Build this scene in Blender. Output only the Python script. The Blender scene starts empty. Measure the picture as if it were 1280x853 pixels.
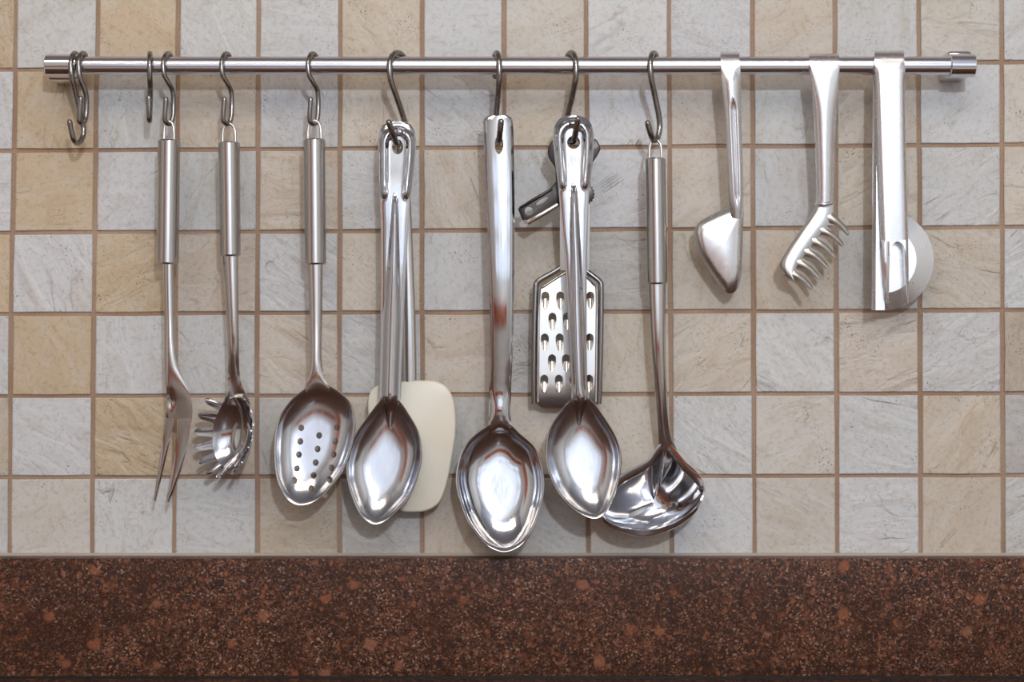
import bpy, bmesh, math, random
from mathutils import Vector

rng = random.Random(7)
SC = bpy.context.scene
COL = SC.collection
PI = math.pi

# ---------------------------------------------------------------- scale
S = 0.000625          # metres per photo pixel on the wall plane
D = 1.40              # camera to wall
DP = D / S            # the same in pixels
ZC = 0.9 + (848 - 426.5) * S * (1 - 32 / DP)    # camera height (worktop top = 0.9)


def P(px, py, d=0.0):
    """pixel position at depth d (pixels in front of the tiles) -> metres"""
    k = S * (1 - d / DP)
    return Vector(((px - 640) * k, -d * S, ZC + (426.5 - py) * k))


# ---------------------------------------------------------------- camera
cam_d = bpy.data.cameras.new('camera')
cam = bpy.data.objects.new('camera', cam_d)
COL.objects.link(cam)
cam.location = (0, -D, ZC)
cam.rotation_euler = (PI / 2, 0, 0)
cam_d.sensor_width = 36
cam_d.lens = 36 * D / (1280 * S)
cam_d.clip_start = 0.02
SC.camera = cam

# ---------------------------------------------------------------- world, light, exposure
w = bpy.data.worlds.new('world')
SC.world = w
w.use_nodes = True
w.node_tree.nodes['Background'].inputs[0].default_value = (0.75, 0.85, 1, 1)
w.node_tree.nodes['Background'].inputs[1].default_value = 0.6

VS = SC.view_settings
VS.view_transform = 'Standard'
VS.look = 'None'
VS.gamma = 1
VS.use_curve_mapping = False
VS.exposure = -0.15


def lamp(name, kind, loc, power, col, rot=(0, 0, 0), **kw):
    l = bpy.data.lights.new(name, kind)
    l.energy = power
    l.color = col
    for k_, v in kw.items():
        setattr(l, k_, v)
    o = bpy.data.objects.new(name, l)
    o.location = loc
    o.rotation_euler = rot
    COL.objects.link(o)
    return o


RX, RY, RZ = 1.7, -3.0, 2.5       # half width, far wall, ceiling of the kitchen
WX0, WX1, WZ0, WZ1 = -0.95, 1.40, 1.12, 2.04    # window opening in the far wall
lamp('window_daylight', 'AREA', ((WX0 + WX1) / 2, RY - 0.03, (WZ0 + WZ1) / 2), 7.6, (0.84, 0.92, 1.10),
     rot=(PI / 2, 0, 0), shape='RECTANGLE', size=WX1 - WX0, size_y=WZ1 - WZ0)
lamp('kitchen_bulb', 'POINT', (0.30, -2.3, 1.83), 70, (0.87, 0.965, 1.075), shadow_soft_size=0.045)
lamp('ceiling_panel', 'AREA', (-0.2, -1.75, RZ - 0.02), 18.5, (1.0, 0.83, 0.62), shape='RECTANGLE', size=1.8, size_y=1.1)
for lx, ly in ((-0.7, -1.25), (0.5, -1.25), (-0.7, -2.2), (0.5, -2.2)):
    lamp('ceiling_spot', 'POINT', (lx, ly, RZ - 0.12), 3.6, (1.0, 0.90, 0.76), shadow_soft_size=0.06)


# ---------------------------------------------------------------- material helpers
def mat(name):
    m = bpy.data.materials.new(name)
    m.use_nodes = True
    nt = m.node_tree
    b = nt.nodes['Principled BSDF']
    return m, nt, b


def N(nt, kind, **kw):
    n = nt.nodes.new(kind)
    for k_, v in kw.items():
        if k_.startswith('i_'):
            key = k_[2:]
            key = int(key) if key.isdigit() else key.replace('_', ' ')
            n.inputs[key].default_value = v
        else:
            setattr(n, k_, v)
    return n


def ramp(nt, stops, interp='LINEAR'):
    n = nt.nodes.new('ShaderNodeValToRGB')
    n.color_ramp.interpolation = interp
    els = n.color_ramp.elements
    while len(els) < len(stops):
        els.new(0.5)
    for e, (p, c) in zip(els, stops):
        e.position = p
        e.color = (c[0], c[1], c[2], 1) if len(c) == 3 else c
    return n


def lin(r, g, b):
    f = lambda c: (c / 255 / 12.92) if c / 255 < 0.04045 else ((c / 255 + 0.055) / 1.055) ** 2.4
    return (f(r), f(g), f(b))


def math_n(nt, op, a, b=None, clamp=False):
    n = nt.nodes.new('ShaderNodeMath')
    n.operation = op
    n.use_clamp = clamp
    for i, v in enumerate((a, b)):
        if v is None:
            continue
        if isinstance(v, (int, float)):
            n.inputs[i].default_value = v
        else:
            nt.links.new(v, n.inputs[i])
    return n.outputs[0]


def mapr(nt, v, a, b, c, d):
    n = nt.nodes.new('ShaderNodeMapRange')
    nt.links.new(v, n.inputs[0])
    for i, x in enumerate((a, b, c, d)):
        n.inputs[i + 1].default_value = x
    return n.outputs[0]


def mixc(nt, fac, a, b, mode='MIX'):
    n = nt.nodes.new('ShaderNodeMix')
    n.data_type = 'RGBA'
    n.blend_type = mode
    for sock, v in ((n.inputs['Factor'], fac), (n.inputs[6], a), (n.inputs[7], b)):
        if isinstance(v, (int, float)):
            sock.default_value = v
        elif isinstance(v, tuple):
            sock.default_value = (v[0], v[1], v[2], 1)
        else:
            nt.links.new(v, sock)
    return n.outputs[2]


def metal(name, col, rough, scratch=0.0, scale=(400, 400, 400), bump=0.0, tint=None):
    m, nt, b = mat(name)
    b.inputs['Metallic'].default_value = 1
    b.inputs['Base Color'].default_value = (*col, 1)
    tc = N(nt, 'ShaderNodeTexCoord')
    mp = N(nt, 'ShaderNodeMapping')
    mp.inputs['Scale'].default_value = scale
    nt.links.new(tc.outputs['Object'], mp.inputs[0])
    nz = N(nt, 'ShaderNodeTexNoise', i_Scale=1.0, i_Detail=3.0)
    nt.links.new(mp.outputs[0], nz.inputs['Vector'])
    nt.links.new(mapr(nt, nz.outputs[0], 0.3, 0.7, max(0.02, rough - scratch), rough + scratch), b.inputs['Roughness'])
    if bump:
        bp = N(nt, 'ShaderNodeBump')
        bp.inputs['Strength'].default_value = bump
        bp.inputs['Distance'].default_value = 0.0002
        nt.links.new(nz.outputs[0], bp.inputs['Height'])
        nt.links.new(bp.outputs[0], b.inputs['Normal'])
    return m


def plain(name, col, rough=0.6, spec=0.4):
    m, nt, b = mat(name)
    b.inputs['Roughness'].default_value = rough
    b.inputs['Specular IOR Level'].default_value = spec
    tc = N(nt, 'ShaderNodeTexCoord')
    nz = N(nt, 'ShaderNodeTexNoise', i_Scale=9.0, i_Detail=5.0)
    nt.links.new(tc.outputs['Object'], nz.inputs['Vector'])
    c2 = tuple(c * 0.88 for c in col)
    nt.links.new(mixc(nt, nz.outputs[0], c2, col), b.inputs['Base Color'])
    return m


# metals
M_MIRROR = metal('polished_steel', (0.63, 0.635, 0.67), 0.11, 0.03, (900, 900, 60))
M_SPOON = metal('worn_polished_steel', (0.61, 0.615, 0.65), 0.17, 0.04, (700, 700, 120))
M_TUBE = metal('brushed_steel', (0.50, 0.475, 0.46), 0.21, 0.04, (2500, 2500, 20))
M_SHANK = metal('steel_shank', (0.60, 0.57, 0.55), 0.17, 0.04, (900, 900, 40))
M_RAIL = metal('satin_rail_steel', (0.68, 0.685, 0.75), 0.21, 0.05, (20, 2500, 2500))
M_CHROME = metal('chrome', (0.70, 0.70, 0.74), 0.07, 0.02)
M_HOOK = metal('grey_steel_wire', (0.30, 0.28, 0.265), 0.24, 0.06, (300, 300, 300))
M_WIRE = metal('bright_steel_wire', (0.75, 0.73, 0.70), 0.16, 0.03)
M_SATIN = metal('satin_steel', (0.80, 0.80, 0.82), 0.26, 0.02, (200, 200, 200))
M_CLAW = metal('satin_pressed_steel', (0.60, 0.59, 0.58), 0.33, 0.02, (200, 200, 200))
M_GRATER = metal('tinned_plate', (0.62, 0.62, 0.61), 0.32, 0.03, (500, 500, 500))
M_FRAMEWIRE = metal('grey_frame_steel', (0.30, 0.29, 0.29), 0.22, 0.04)
M_DARK = metal('tarnished_steel', (0.05, 0.042, 0.04), 0.30, 0.05, (300, 300, 300))


def cream_plastic():
    m, nt, b = mat('cream_silicone')
    b.inputs['Roughness'].default_value = 0.33
    b.inputs['Subsurface Weight'].default_value = 0.0
    tc = N(nt, 'ShaderNodeTexCoord')
    nz = N(nt, 'ShaderNodeTexNoise', i_Scale=14.0, i_Detail=3.0)
    nt.links.new(tc.outputs['Object'], nz.inputs['Vector'])
    nt.links.new(mixc(nt, mapr(nt, nz.outputs[0], .35, .7, 0, 1), lin(220, 212, 194), lin(228, 223, 212)), b.inputs['Base Color'])
    return m


M_CREAM = cream_plastic()


def tile_material():
    m, nt, b = mat('cleft_stone_tile')
    L = nt.links.new
    tc = N(nt, 'ShaderNodeTexCoord')
    oi = N(nt, 'ShaderNodeObjectInfo')
    off = N(nt, 'ShaderNodeCombineXYZ')
    for i, k_ in enumerate((37.0, 0.0, 53.0)):
        L(math_n(nt, 'MULTIPLY', oi.outputs['Random'], k_), off.inputs[i])
    rot = N(nt, 'ShaderNodeVectorRotate', rotation_type='AXIS_ANGLE')
    rot.inputs['Axis'].default_value = (0, 1, 0)
    L(tc.outputs['Object'], rot.inputs['Vector'])
    L(math_n(nt, 'MULTIPLY', oi.outputs['Random'], 61.0), rot.inputs['Angle'])
    add = N(nt, 'ShaderNodeVectorMath', operation='ADD')
    L(rot.outputs[0], add.inputs[0])
    L(off.outputs[0], add.inputs[1])
    v = add.outputs[0]
    st = N(nt, 'ShaderNodeMapping')
    st.inputs['Scale'].default_value = (1.0, 1.0, 2.4)
    L(v, st.inputs[0])
    vs = st.outputs[0]
    # cloudy patches of brown and pale mineral
    n1 = N(nt, 'ShaderNodeTexNoise', i_Scale=26.0, i_Detail=6.0, i_Roughness=0.6, i_Distortion=0.8)
    L(vs, n1.inputs['Vector'])
    base = oi.outputs['Color']
    warm = mixc(nt, 1.0, base, (0.84, 0.75, 0.65), 'MULTIPLY')
    c = mixc(nt, mapr(nt, n1.outputs[0], 0.50, 0.78, 0, 0.75), base, warm)
    pale = mixc(nt, 0.5, base, (0.61, 0.60, 0.595))
    c = mixc(nt, mapr(nt, n1.outputs[0], 0.50, 0.25, 0, 0.8), c, pale)
    # fine grain
    n2 = N(nt, 'ShaderNodeTexNoise', i_Scale=240.0, i_Detail=4.0, i_Roughness=0.7)
    L(v, n2.inputs['Vector'])
    dark = mixc(nt, 1.0, c, (0.74, 0.68, 0.60), 'MULTIPLY')
    c = mixc(nt, mapr(nt, n2.outputs[0], 0.50, 0.70, 0, 0.75), c, dark)
    # meandering veins: thin iso-lines of a distorted noise, in some places only
    n3 = N(nt, 'ShaderNodeTexNoise', i_Scale=11.0, i_Detail=3.0, i_Roughness=0.5, i_Distortion=0.8)
    L(vs, n3.inputs['Vector'])
    line = math_n(nt, 'ABSOLUTE', math_n(nt, 'SUBTRACT', n3.outputs[0], 0.5))
    vein = mapr(nt, line, 0.0, 0.022, 1, 0)
    n4 = N(nt, 'ShaderNodeTexNoise', i_Scale=30.0, i_Detail=1.0)
    L(v, n4.inputs['Vector'])
    vein = math_n(nt, 'MULTIPLY', vein, mapr(nt, n4.outputs[0], 0.54, 0.70, 0, 1))
    veinc = mixc(nt, 1.0, c, (0.62, 0.58, 0.54), 'MULTIPLY')
    c = mixc(nt, math_n(nt, 'MULTIPLY', vein, 0.6), c, veinc)
    # pits
    n5 = N(nt, 'ShaderNodeTexNoise', i_Scale=620.0, i_Detail=1.0)
    L(v, n5.inputs['Vector'])
    n6 = N(nt, 'ShaderNodeTexNoise', i_Scale=42.0, i_Detail=2.0)
    L(v, n6.inputs['Vector'])
    pit = math_n(nt, 'MULTIPLY', mapr(nt, n5.outputs[0], 0.63, 0.70, 0, 1), mapr(nt, n6.outputs[0], 0.5, 0.68, 0, 1))
    c = mixc(nt, math_n(nt, 'MULTIPLY', pit, 0.8), c, lin(110, 92, 76))
    L(c, b.inputs['Base Color'])
    b.inputs['Roughness'].default_value = 0.5
    b.inputs['Specular IOR Level'].default_value = 0.3
    # cleft relief: terraces plus grain
    n7 = N(nt, 'ShaderNodeTexNoise', i_Scale=26.0, i_Detail=4.0, i_Roughness=0.5, i_Distortion=0.7)
    L(vs, n7.inputs['Vector'])
    h = math_n(nt, 'ADD', math_n(nt, 'MULTIPLY', n7.outputs[0], 1.0), math_n(nt, 'MULTIPLY', n2.outputs[0], 0.09))
    h = math_n(nt, 'SUBTRACT', h, math_n(nt, 'MULTIPLY', vein, 0.22))
    h = math_n(nt, 'SUBTRACT', h, math_n(nt, 'MULTIPLY', pit, 0.12))
    bp = N(nt, 'ShaderNodeBump')
    bp.inputs['Strength'].default_value = 0.7
    bp.inputs['Distance'].default_value = 0.005
    wn = N(nt, 'ShaderNodeTexWhiteNoise', noise_dimensions='1D')
    L(oi.outputs['Random'], wn.inputs['W'])
    h = math_n(nt, 'MULTIPLY', h, mapr(nt, wn.outputs[0], 0, 1, 0.2, 1.25))
    L(h, bp.inputs['Height'])
    L(bp.outputs[0], b.inputs['Normal'])
    return m


def grout_material():
    m, nt, b = mat('tan_grout')
    L = nt.links.new
    tc = N(nt, 'ShaderNodeTexCoord')
    n1 = N(nt, 'ShaderNodeTexNoise', i_Scale=14.0, i_Detail=5.0)
    L(tc.outputs['Object'], n1.inputs['Vector'])
    n2 = N(nt, 'ShaderNodeTexNoise', i_Scale=700.0, i_Detail=2.0)
    L(tc.outputs['Object'], n2.inputs['Vector'])
    c = mixc(nt, mapr(nt, n1.outputs[0], 0.35, 0.65, 0, 1), lin(152, 123, 101), lin(170, 145, 125))
    c = mixc(nt, mapr(nt, n2.outputs[0], 0.5, 0.75, 0, 0.6), c, lin(120, 90, 68))
    L(c, b.inputs['Base Color'])
    b.inputs['Roughness'].default_value = 0.85
    bp = N(nt, 'ShaderNodeBump')
    bp.inputs['Strength'].default_value = 0.4
    bp.inputs['Distance'].default_value = 0.0005
    L(n2.outputs[0], bp.inputs['Height'])
    L(bp.outputs[0], b.inputs['Normal'])
    return m


def granite_material():
    m, nt, b = mat('red_brown_granite')
    L = nt.links.new
    tc = N(nt, 'ShaderNodeTexCoord')
    nz = N(nt, 'ShaderNodeTexNoise', i_Scale=160.0, i_Detail=2.0)
    L(tc.outputs['Object'], nz.inputs['Vector'])
    wob = N(nt, 'ShaderNodeVectorMath', operation='MULTIPLY_ADD')
    L(nz.outputs['Color'], wob.inputs[0])
    wob.inputs[1].default_value = (0.0045, 0.0045, 0.0045)
    L(tc.outputs['Object'], wob.inputs[2])
    v = wob.outputs[0]
    v1 = N(nt, 'ShaderNodeTexVoronoi', i_Scale=760.0)
    L(v, v1.inputs['Vector'])
    sep = N(nt, 'ShaderNodeSeparateColor')
    L(v1.outputs['Color'], sep.inputs[0])
    r1 = ramp(nt, [(0.0, lin(44, 28, 22)), (0.22, lin(64, 41, 31)), (0.42, lin(80, 55, 43)), (0.60, lin(94, 66, 53)), (0.76, lin(56, 42, 36)), (0.88, lin(118, 86, 70)), (0.96, lin(140, 112, 96))], 'CONSTANT')
    L(sep.outputs[0], r1.inputs[0])
    c = r1.outputs[0]
    n1 = N(nt, 'ShaderNodeTexNoise', i_Scale=22.0, i_Detail=6.0, i_Roughness=0.65)
    L(tc.outputs['Object'], n1.inputs['Vector'])
    c = mixc(nt, mapr(nt, n1.outputs[0], 0.40, 0.66, 0, 0.7), c, lin(50, 31, 23))
    n8 = N(nt, 'ShaderNodeTexNoise', i_Scale=60.0, i_Detail=5.0, i_Roughness=0.7)
    L(tc.outputs['Object'], n8.inputs['Vector'])
    c = mixc(nt, mapr(nt, n8.outputs[0], 0.55, 0.72, 0, 0.6), c, lin(100, 62, 42))
    c = mixc(nt, mapr(nt, n8.outputs[0], 0.42, 0.28, 0, 0.75), c, lin(34, 27, 27))
    # middling crystals, dark and rust
    v2 = N(nt, 'ShaderNodeTexVoronoi', i_Scale=240.0)
    L(v, v2.inputs['Vector'])
    sp2 = N(nt, 'ShaderNodeSeparateColor')
    L(v2.outputs['Color'], sp2.inputs[0])
    inside = mapr(nt, v2.outputs['Distance'], 0.34, 0.55, 1, 0)
    c = mixc(nt, math_n(nt, 'MULTIPLY', inside, mapr(nt, sp2.outputs[0], 0.84, 0.85, 0, 0.7)), c, lin(36, 30, 33))
    c = mixc(nt, math_n(nt, 'MULTIPLY', inside, mapr(nt, sp2.outputs[1], 0.91, 0.92, 0, 0.6)), c, lin(122, 74, 52))
    # large feldspar flecks
    v3 = N(nt, 'ShaderNodeTexVoronoi', i_Scale=85.0)
    L(v, v3.inputs['Vector'])
    sp3 = N(nt, 'ShaderNodeSeparateColor')
    L(v3.outputs['Color'], sp3.inputs[0])
    size = math_n(nt, 'MULTIPLY', sp3.outputs[2], 0.50)
    ins3 = mapr(nt, math_n(nt, 'SUBTRACT', v3.outputs['Distance'], size), -0.12, 0.06, 1, 0)
    fleck = mixc(nt, sp3.outputs[1], lin(126, 70, 44), lin(128, 94, 78))
    c = mixc(nt, math_n(nt, 'MULTIPLY', ins3, mapr(nt, sp3.outputs[0], 0.80, 0.81, 0, 0.62)), c, fleck)
    c = mixc(nt, 1.0, c, (1.5, 1.45, 1.42), 'MULTIPLY')
    L(c, b.inputs['Base Color'])
    b.inputs['Roughness'].default_value = 0.38
    b.inputs['Specular IOR Level'].default_value = 0.12
    return m


M_TILE = tile_material()
M_GROUT = grout_material()
M_GRANITE = granite_material()
M_SEAL = plain('grey_sealant', lin(176, 164, 154), 0.6)
M_JOINT = plain('dark_joint', lin(34, 22, 18), 0.5)
M_WALL = plain('pale_wall_paint', lin(206, 204, 200), 0.7)
M_CEIL = plain('grey_ceiling_paint', lin(168, 170, 178), 0.8)
M_FLOOR = plain('cream_floor', lin(196, 188, 174), 0.5)
M_WOOD = plain('terracotta_wood', lin(158, 84, 56), 0.4)
M_FRAME = plain('white_window_frame', lin(214, 214, 212), 0.5)


# ---------------------------------------------------------------- object helpers
def ob(name, verts, faces, m, parent=None, smooth=None, loc=None):
    """one mesh object; verts in metres, world; smooth = angle in degrees"""
    root = parent
    org = Vector(loc) if loc is not None else Vector((0, 0, 0))
    while root is not None:
        org = org + root.location
        root = root.parent
    me = bpy.data.meshes.new(name)
    me.from_pydata([tuple(Vector(v) - org) for v in verts], [], faces)
    bm = bmesh.new()
    bm.from_mesh(me)
    bmesh.ops.remove_doubles(bm, verts=bm.verts, dist=1e-6)
    bmesh.ops.recalc_face_normals(bm, faces=bm.faces)
    bm.to_mesh(me)
    bm.free()
    o = bpy.data.objects.new(name, me)
    COL.objects.link(o)
    if loc is not None:
        o.location = loc
    if m:
        me.materials.append(m)
    if parent is not None:
        o.parent = parent
    if smooth:
        soft(o, smooth)
    return o


def soft(o, ang=40):
    me = o.data
    me.polygons.foreach_set('use_smooth', [True] * len(me.polygons))
    me.set_sharp_from_angle(angle=math.radians(ang))


def bake(o, ang=None):
    """turn the modifiers of o into plain mesh"""
    dg = bpy.context.evaluated_depsgraph_get()
    dg.update()
    me = bpy.data.meshes.new_from_object(o.evaluated_get(dg))
    old = o.data
    o.modifiers.clear()
    o.data = me
    me.name = o.name
    bpy.data.meshes.remove(old)
    if ang:
        soft(o, ang)


def solid(o, px, ang=40, cutters=None, bevel=0):
    md = o.modifiers.new('s', 'SOLIDIFY')
    md.thickness = px * S
    md.offset = 0
    if bevel:
        b = o.modifiers.new('b', 'BEVEL')
        b.width = bevel * S
        b.segments = 2
        b.limit_method = 'ANGLE'
        b.angle_limit = math.radians(50)
    co = None
    if cutters:
        vs, fs = [], []
        for v, f in cutters:
            n = len(vs)
            vs += v
            fs += [tuple(i + n for i in q) for q in f]
        co = ob('cutter', vs, fs, None)
        bo = o.modifiers.new('c', 'BOOLEAN')
        bo.operation = 'DIFFERENCE'
        bo.solver = 'EXACT'
        bo.object = co
    bake(o, ang)
    if co:
        me = co.data
        bpy.data.objects.remove(co)
        bpy.data.meshes.remove(me)
    return o


def thing(name, at, label, cat, group=None):
    o = bpy.data.objects.new(name, None)
    o.empty_display_size = 0.02
    o.location = at
    COL.objects.link(o)
    o['label'] = label
    o['category'] = cat
    if group:
        o['group'] = group
    return o


def CR(pts, n, closed=False):
    """Catmull-Rom through pts, n samples per span"""
    out = []
    k = len(pts)
    spans = k if closed else k - 1
    for i in range(spans):
        if closed:
            p = [pts[(i + j - 1) % k] for j in range(4)]
        else:
            p = [pts[max(0, min(k - 1, i + j - 1))] for j in range(4)]
        for s in range(n):
            t = s / n
            out.append(tuple(0.5 * ((2 * b) + (c - a) * t + (2 * a - 5 * b + 4 * c - d) * t * t + (3 * b - a - 3 * c + d) * t ** 3)
                             for a, b, c, d in zip(*p)))
    if not closed:
        out.append(tuple(pts[-1]))
    return out


def lerp_table(tab, x):
    """piecewise linear lookup, rows (x, a, b, ...)"""
    if x <= tab[0][0]:
        return tab[0][1:]
    for r0, r1 in zip(tab, tab[1:]):
        if x <= r1[0]:
            t = (x - r0[0]) / (r1[0] - r0[0])
            return tuple(a + (b - a) * t for a, b in zip(r0[1:], r1[1:]))
    return tab[-1][1:]


def sl(tab, x):
    return lerp_table(CR(tab, 6), x)


def smooth(a, b, x):
    q = max(0.0, min(1.0, (x - a) / (b - a)))
    return q * q * (3 - 2 * q)


def tube_geo(pts, rad, seg=12, flat=None, cap=True, dome=False):
    """sweep along pts [(px,py,d)]; rad px, number or list. flat: depth/width ratio with the width kept in the picture plane"""
    W = [P(*p) for p in pts]
    n = len(W)
    R = rad if isinstance(rad, (list, tuple)) else [rad] * n
    tans = []
    for i in range(n):
        t = W[min(n - 1, i + 1)] - W[max(0, i - 1)]
        tans.append(t.normalized())
    verts, faces = [], []
    Y = Vector((0, 1, 0))
    a = None
    rings = []
    for i in range(n):
        t = tans[i]
        if flat is not None:
            b = (Y - t * Y.dot(t)).normalized()
            a = t.cross(b).normalized()
        else:
            if a is None:
                ref = Y if abs(t.dot(Y)) < 0.9 else Vector((1, 0, 0))
                a = t.cross(ref).normalized()
            a = (a - t * a.dot(t)).normalized()
            b = t.cross(a).normalized()
        fl = flat if flat is not None else 1.0
        if isinstance(fl, (list, tuple)):
            fl = fl[i]
        rings.append((W[i], a.copy(), b.copy(), R[i] * S, fl, t))
    if dome:
        def cap_rings(r, sgn):
            c, a_, b_, rr, fl, t = r
            return [(c + t * sgn * rr * math.sin(q), a_, b_, rr * math.cos(q), fl, t) for q in (0.45, 0.9, 1.3)]
        rings = list(reversed(cap_rings(rings[0], -1))) + rings + cap_rings(rings[-1], 1)
    for c, a_, b_, rr, fl, t in rings:
        for k in range(seg):
            q = 2 * PI * k / seg
            verts.append(c + a_ * math.cos(q) * rr + b_ * math.sin(q) * rr * fl)
    for i in range(len(rings) - 1):
        for k in range(seg):
            k2 = (k + 1) % seg
            faces.append((i * seg + k, i * seg + k2, (i + 1) * seg + k2, (i + 1) * seg + k))
    if cap:
        faces.append(tuple(range(seg)))
        m = (len(rings) - 1) * seg
        faces.append(tuple(m + k for k in reversed(range(seg))))
    return verts, faces


def tube(name, pts, rad, m, parent, seg=12, flat=None, ang=45, dome=False):
    v, f = tube_geo(pts, rad, seg, flat, True, dome)
    return ob(name, v, f, m, parent, ang)


def loft_geo(rows):
    n = len(rows[0])
    verts = [P(*p) for r in rows for p in r]
    faces = []
    for i in range(len(rows) - 1):
        for k in range(n - 1):
            a = i * n + k
            faces.append((a, a + 1, a + n + 1, a + n))
    return verts, faces


def loft(name, rows, m, parent, thick=2.0, ang=40, cutters=None):
    v, f = loft_geo(rows)
    o = ob(name, v, f, m, parent)
    return solid(o, thick, ang, cutters)


def polar(name, outline, c, dfun, m, parent, thick=2.0, rings=18, ang=40, cutters=None, shift=None, per=6):
    """sheet filling a closed outline; dfun(px,py,t) is its depth, shift(t) moves it down the picture"""
    ol = CR(outline, per, True)
    ts = [((i + 1) / rings) ** 0.85 for i in range(rings)]
    n = len(ol)
    verts = [P(c[0], c[1] + (shift(0) if shift else 0), dfun(c[0], c[1], 0))]
    for t in ts:
        for (x, y) in ol:
            px, py = c[0] + (x - c[0]) * t, c[1] + (y - c[1]) * t
            verts.append(P(px, py + (shift(t) if shift else 0), dfun(px, py, t)))
    faces = [(0, 1 + k, 1 + (k + 1) % n) for k in range(n)]
    for i in range(rings - 1):
        for k in range(n):
            k2 = (k + 1) % n
            faces.append((1 + i * n + k, 1 + (i + 1) * n + k, 1 + (i + 1) * n + k2, 1 + i * n + k2))
    o = ob(name, verts, faces, m, parent)
    return solid(o, thick, ang, cutters)


def prism(outline, d0, d1):
    """closed prism geometry through depth d0..d1"""
    n = len(outline)
    v = [P(x, y, d0) for x, y in outline] + [P(x, y, d1) for x, y in outline]
    f = [tuple(range(n)), tuple(reversed(range(n, 2 * n)))]
    f += [(k, (k + 1) % n, n + (k + 1) % n, n + k) for k in range(n)]
    return v, f


def oval(cx, cy, rx, ry, n=20, rot=0.0):
    cr, sr = math.cos(rot), math.sin(rot)
    return [(cx + rx * math.cos(2 * PI * k / n) * cr - ry * math.sin(2 * PI * k / n) * sr,
             cy + rx * math.cos(2 * PI * k / n) * sr + ry * math.sin(2 * PI * k / n) * cr) for k in range(n)]


def plate(name, outline, d0, d1, m, parent, bevel=1.0, ang=40, cutters=None):
    v, f = prism(outline, d0, d1)
    o = ob(name, v, f, m, parent)
    b = o.modifiers.new('b', 'BEVEL')
    b.width = bevel * S
    b.segments = 3
    b.limit_method = 'ANGLE'
    b.angle_limit = math.radians(55)
    co = None
    if cutters:
        vs, fs = [], []
        for v, f in cutters:
            n = len(vs)
            vs += v
            fs += [tuple(i + n for i in q) for q in f]
        co = ob('cutter', vs, fs, None)
        bo = o.modifiers.new('c', 'BOOLEAN')
        bo.solver = 'EXACT'
        bo.object = co
    bake(o, ang)
    if co:
        me = co.data
        bpy.data.objects.remove(co)
        bpy.data.meshes.remove(me)
    return o


def box_geo(x0, x1, y0, y1, z0, z1):
    v = [Vector((x, y, z)) for x in (x0, x1) for y in (y0, y1) for z in (z0, z1)]
    f = [(0, 1, 3, 2), (4, 6, 7, 5), (0, 4, 5, 1), (2, 3, 7, 6), (0, 2, 6, 4), (1, 5, 7, 3)]
    return v, f


def box(name, x0, x1, y0, y1, z0, z1, m, parent=None, bevel=0.0):
    o = ob(name, *box_geo(x0, x1, y0, y1, z0, z1), m, parent)
    if bevel:
        b = o.modifiers.new('b', 'BEVEL')
        b.width = bevel
        b.segments = 3
        bake(o, 40)
    return o


def structure(o):
    o['kind'] = 'structure'
    return o


# ================================================================ the room
UD = 32                                         # upstand depth, px
z_top = P(0, 698.5, UD).z
z_work = 0.9
T = 0.1
wall = structure(box('wall_back', -RX, RX, 0.0016, 0.0016 + T, 0, RZ, M_GROUT))
structure(box('wall_left', -RX - T, -RX, RY, 0, 0, RZ, M_WALL))
structure(box('wall_right', RX, RX + T, RY, 0, 0, RZ, M_WALL))
structure(box('floor', -RX, RX, RY, 0, -T, 0, M_FLOOR))
structure(box('ceiling', -RX, RX, RY, 0, RZ, RZ + T, M_CEIL))
# far wall with the window opening
vs, fs = [], []
for q in ((-RX, WX0, 0, RZ), (WX1, RX, 0, RZ), (WX0, WX1, 0, WZ0), (WX0, WX1, WZ1, RZ)):
    v, f = box_geo(q[0], q[1], RY - T, RY, q[2], q[3])
    fs += [tuple(i + len(vs) for i in x) for x in f]
    vs += v
structure(ob('wall_front', vs, fs, M_WALL))
vs, fs = [], []
bars = [(WX0, WX0 + .05, WZ0, WZ1), (WX1 - .05, WX1, WZ0, WZ1), (WX0, WX1, WZ0, WZ0 + .05), (WX0, WX1, WZ1 - .05, WZ1)]
for i in (1, 2, 3, 4):
    xm = WX0 + (WX1 - WX0) * i / 5
    bars.append((xm - .03, xm + .03, WZ0, WZ1))
for i in (1, 2):
    zm = WZ0 + (WZ1 - WZ0) * i / 3
    bars.append((WX0, WX1, zm - .05, zm + .05))
for q in bars:
    v, f = box_geo(q[0], q[1], RY - .02, RY + .02, q[2], q[3])
    fs += [tuple(i + len(vs) for i in x) for x in f]
    vs += v
structure(ob('window_1', vs, fs, M_FRAME))
structure(box('reflected_band_1', -RX + .05, 0.9, RY, RY + .03, 0.55, 0.88, M_WOOD))  # unseen wood band, added so the spoons pick up an orange reflection
structure(box('reflected_panel_1', -RX, -RX + .04, -2.75, -1.75, 0, 2.0, M_WOOD))  # unseen wood slab, added to reflect terracotta in the right of the bowls

# ---------------------------------------------------------------- tiles
VT = [-82, 20.5, 122.5, 223, 323.5, 425.5, 527.5, 630, 732.5, 836, 940, 1043.5, 1148, 1252, 1355]
VM = [-89, 13.5, 116.5, 219, 321.5, 424, 527.5, 631, 734.5, 838, 942, 1045.5, 1150, 1253, 1356]
VB = [-91, 12, 115, 217.5, 321.5, 424.5, 528, 632.2, 735.5, 840, 943, 1046.5, 1150.5, 1254, 1357]
HL = [-15, 87, 188.5, 291.5, 392.8, 495.7, 597, 699.5]
HR = [-24, 78.5, 181.5, 284.5, 388.5, 492, 595, 699]
for L_ in (VT, VM, VB):
    L_.insert(0, L_[0] - 103)
    L_.append(L_[-1] + 103)
HL.insert(0, HL[0] - 102)
HR.insert(0, HR[0] - 102.5)


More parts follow.
